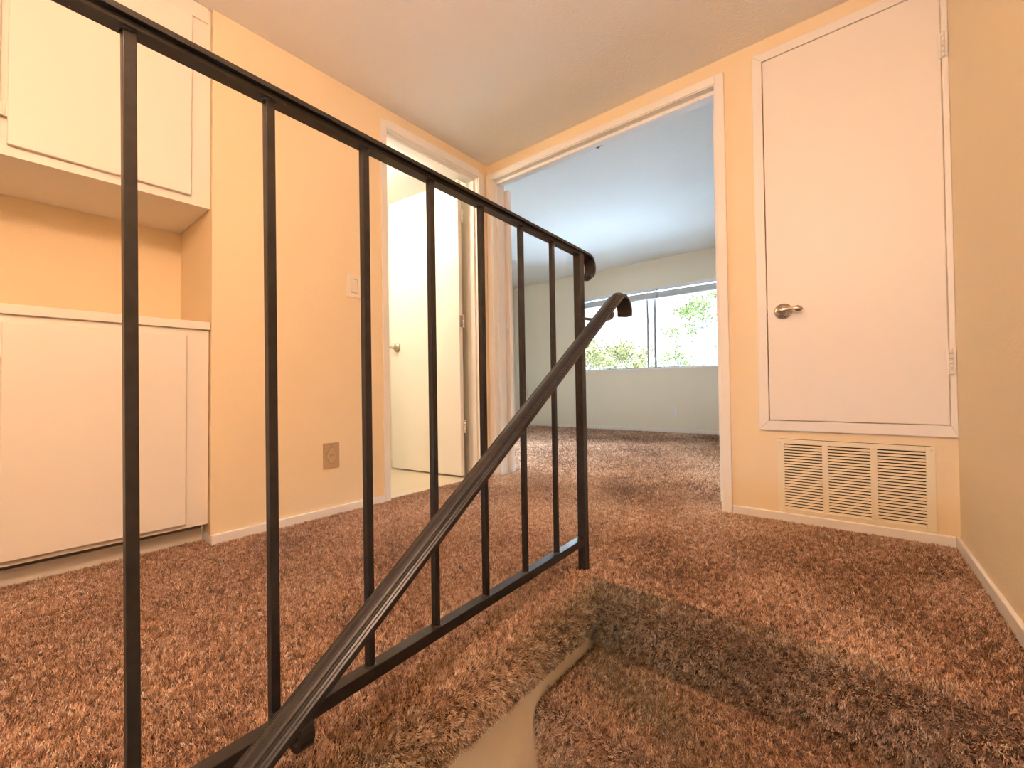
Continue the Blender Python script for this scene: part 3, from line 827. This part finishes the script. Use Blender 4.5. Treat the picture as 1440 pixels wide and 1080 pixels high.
# ------------------------------------------------------------------ outside
gm = paint('pale_concrete', (0.26, 0.27, 0.28), 0.9, 8, 0.2, 0.05)
MB().box(-30, 30, BY + .2, 40, -1.2, -1.0).build('ground_outside', gm, kind='structure')
MB().box(-30, 30, -40, -4.9, -1.9, -1.7).build('ground_outside', gm, kind='structure')
def leafmat(name, c1, c2):
    m, nt, b = newmat(name); N = nt.nodes; L = nt.links
    oi = N.new('ShaderNodeNewGeometry'); n1 = N.new('ShaderNodeTexNoise'); n1.inputs['Scale'].default_value = 5
    L.new(oi.outputs['Position'], n1.inputs['Vector'])
    r = N.new('ShaderNodeValToRGB'); r.color_ramp.elements[0].color = (*c1, 1); r.color_ramp.elements[1].color = (*c2, 1)
    r.color_ramp.elements[0].position = .35; r.color_ramp.elements[1].position = .65
    L.new(n1.outputs['Fac'], r.inputs['Fac']); L.new(r.outputs['Color'], b.inputs['Base Color'])
    b.inputs['Roughness'].default_value = 1.0; b.inputs['Specular IOR Level'].default_value = 0.0
    return m
LM = [leafmat('leaf_yellow_green', (0.010, 0.012, 0.003), (0.024, 0.027, 0.008)), leafmat('leaf_golden', (0.015, 0.012, 0.0035), (0.030, 0.026, 0.010))]
bark = paint('bark', (0.03, 0.022, 0.016), 0.9, 40, 0.6, 0.2)
def tree(name, x, y, zc, rx_, rz_, n, mat, label, cat, trunk=True, seed=1, grp=None):
    rg = np.random.default_rng(seed)
    root = thing(name, (x, y, -1.0), label, cat, group=grp)
    m = MB()
    cl = rg.normal(0, .5, (14, 3)) * [rx_, rx_, rz_]
    for i in range(n):
        c_ = cl[rg.integers(14)] + rg.normal(0, .17, 3) * [rx_, rx_, rz_]
        p = Vector((x, y, zc)) + Vector(c_)
        a_ = Vector(rg.normal(0, 1, 3)).normalized(); b_ = a_.orthogonal().normalized(); s_ = rg.uniform(.025, .05)
        m.add([p - a_ * s_, p + b_ * s_ * .45, p + a_ * s_, p - b_ * s_ * .45], [(0, 1, 2, 3)])
    m.build('foliage', mat, root)
    t = MB()
    t.tube([(x, y, -1.0), (x + .05, y, (zc - 1) * .3), (x - .03, y, zc - rz_ * .3)], [.09, .07, .04], 8)
    for k in range(6):
        e_ = Vector((x, y, zc)) + Vector(cl[k]) * .8
        t.tube([(x - .03, y, zc - rz_ * .5), tuple((Vector((x, y, zc - rz_ * .4)) + e_) / 2), tuple(e_)], [.03, .02, .008], 6)
    t.build('trunk', bark, root)
    return root
tree('shrub', -3.3, 7.2, 1.2, .75, .5, 2300, LM[1], 'golden leafed shrub outside the window, behind the railing newel', 'shrub', seed=3)
tree('shrub', -3.1, 9.6, 1.6, .8, .55, 1500, LM[1], 'golden leafed shrub outside the left pane beside the window mullion', 'shrub', seed=5)
tree('tree', -1.15, 9.6, 2.45, .75, .7, 1500, LM[0], 'yellow-green leafy tree outside the right window pane', 'tree', seed=8)
tree('shrub', -2.45, 11.5, 1.35, .5, .35, 500, LM[0], 'small pale green bush outside just right of the window mullion', 'shrub', seed=9)

# ------------------------------------------------------------------ lights
def area(name, loc, rot, sx, sy, e, col, portal=False):
    l = bpy.data.lights.new(name, 'AREA'); l.shape = 'RECTANGLE'; l.size = sx; l.size_y = sy; l.energy = e; l.color = col
    if portal: l.cycles.is_portal = True
    o = bpy.data.objects.new(name, l); o.location = loc; o.rotation_euler = rot; C.objects.link(o); return o
def dome(name, c, r, label, em, drop=0.10):
    root = thing(name, c, label, 'ceiling light')
    b = MB(); b.lathe(c, (0, 0, -1), [(0.0, 0.0), (r * .6, 0), (r * .6, .018), (.02, .03), (.012, drop + .01), (0, drop + .012)], 32); b.build('canopy', M['nickel'], root)
    g_ = MB(); g_.lathe(c, (0, 0, -1), [(r * math.cos(a_), drop + r + r * math.sin(a_)) for a_ in np.linspace(-math.pi / 2 * .9, math.pi / 2, 15)], 32); g_.build('lamp_shade', em, root)
    return root
dome('ceiling_lamp', (1.86, -2.45, H), 0.13, 'frosted globe pendant light hanging over the stairs', emissive('lamp_glow', (1.0, 0.65, 0.45), 75), 0.25)
dome('ceiling_lamp', (-0.62, -0.95, 2.16), 0.14, 'frosted globe ceiling light inside the bathroom', emissive('bath_glow', (1.0, 0.97, 0.86), 20))
wn2 = thing('added_stair_window', (1.775, YBACK - 1.25, -0.75), kind='structure')  # added window, out of view, letting cool daylight into the lower stairwell
f = MB(); quad_frame(f, 1.48, 2.07, -0.72, -0.28, 0.03, YBACK - 1.29, YBACK - 1.21); f.build('window_frame', M['trim'], wn2)  # frame of the added, out-of-view stair window
f = MB(); f.box(1.48, 2.07, YBACK - 1.252, YBACK - 1.248, -0.72, -0.28); f.build('pane', M['glass'], wn2)
# daylight: sky through the window (sampling portal at the opening) and a high sun
area('window_portal', ((WX0 + WX1) / 2, BY + .12, (WZ0 + WZ1) / 2), (math.radians(-90), 0, 0), WX1 - WX0, WZ1 - WZ0, 1, (1, 1, 1), True)
area('window_portal', (1.775, YBACK - 1.3, -0.5), (math.radians(90), 0, 0), 0.65, 0.5, 1, (1, 1, 1), True)
sl = bpy.data.lights.new('sun', 'SUN'); sl.energy = 6; sl.angle = math.radians(1); sl.color = (1, .95, .86)
so = bpy.data.objects.new('sun', sl); so.rotation_euler = (math.radians(35), math.radians(12), 0); C.objects.link(so)
wd = bpy.data.worlds.new('world'); bpy.context.scene.world = wd; wd.use_nodes = True
bg = wd.node_tree.nodes['Background']
tcw = wd.node_tree.nodes.new('ShaderNodeTexCoord'); sep = wd.node_tree.nodes.new('ShaderNodeSeparateXYZ'); rp = wd.node_tree.nodes.new('ShaderNodeValToRGB')
wd.node_tree.links.new(tcw.outputs['Generated'], sep.inputs[0]); wd.node_tree.links.new(sep.outputs['Z'], rp.inputs['Fac'])
e = rp.color_ramp.elements
e[0].position = 0.0; e[0].color = (0.0075, 0.0075, 0.0075, 1)
e[1].position = 0.75; e[1].color = (0.50, 0.72, 1.0, 1)
x = e.new(0.20); x.color = (0.010, 0.010, 0.010, 1)
x = e.new(0.34); x.color = (0.66, 0.83, 1.0, 1)
wd.node_tree.links.new(rp.outputs['Color'], bg.inputs['Color'])
bg.inputs['Strength'].default_value = 110.0

# ------------------------------------------------------------------ camera
yaw, pitch, roll = 0.6845, 0.0109, -0.0157
yaw, pitch, roll = math.radians(39.217), math.radians(0.626), math.radians(-0.899)
fw = Vector((-math.sin(yaw) * math.cos(pitch), math.cos(yaw) * math.cos(pitch), math.sin(pitch)))
ri = fw.cross(UP).normalized(); up = ri.cross(fw)
r2 = ri * math.cos(roll) + up * math.sin(roll); u2 = -ri * math.sin(roll) + up * math.cos(roll)
cam = bpy.data.cameras.new('camera'); co = bpy.data.objects.new('camera', cam); C.objects.link(co)
mt = Matrix((r2, u2, -fw)).transposed().to_4x4(); mt.translation = Vector((1.996, -2.2045, 0.598))
co.matrix_world = mt
cam.sensor_width = 36; cam.sensor_fit = 'HORIZONTAL'; cam.lens = 606.1 / 1440 * 36; cam.clip_start = 0.02; cam.clip_end = 200
sc = bpy.context.scene; sc.camera = co
sc.view_settings.view_transform = 'Standard'; sc.view_settings.look = 'None'; sc.view_settings.gamma = 1; sc.view_settings.exposure = 0.75
sc.view_settings.use_curve_mapping = False
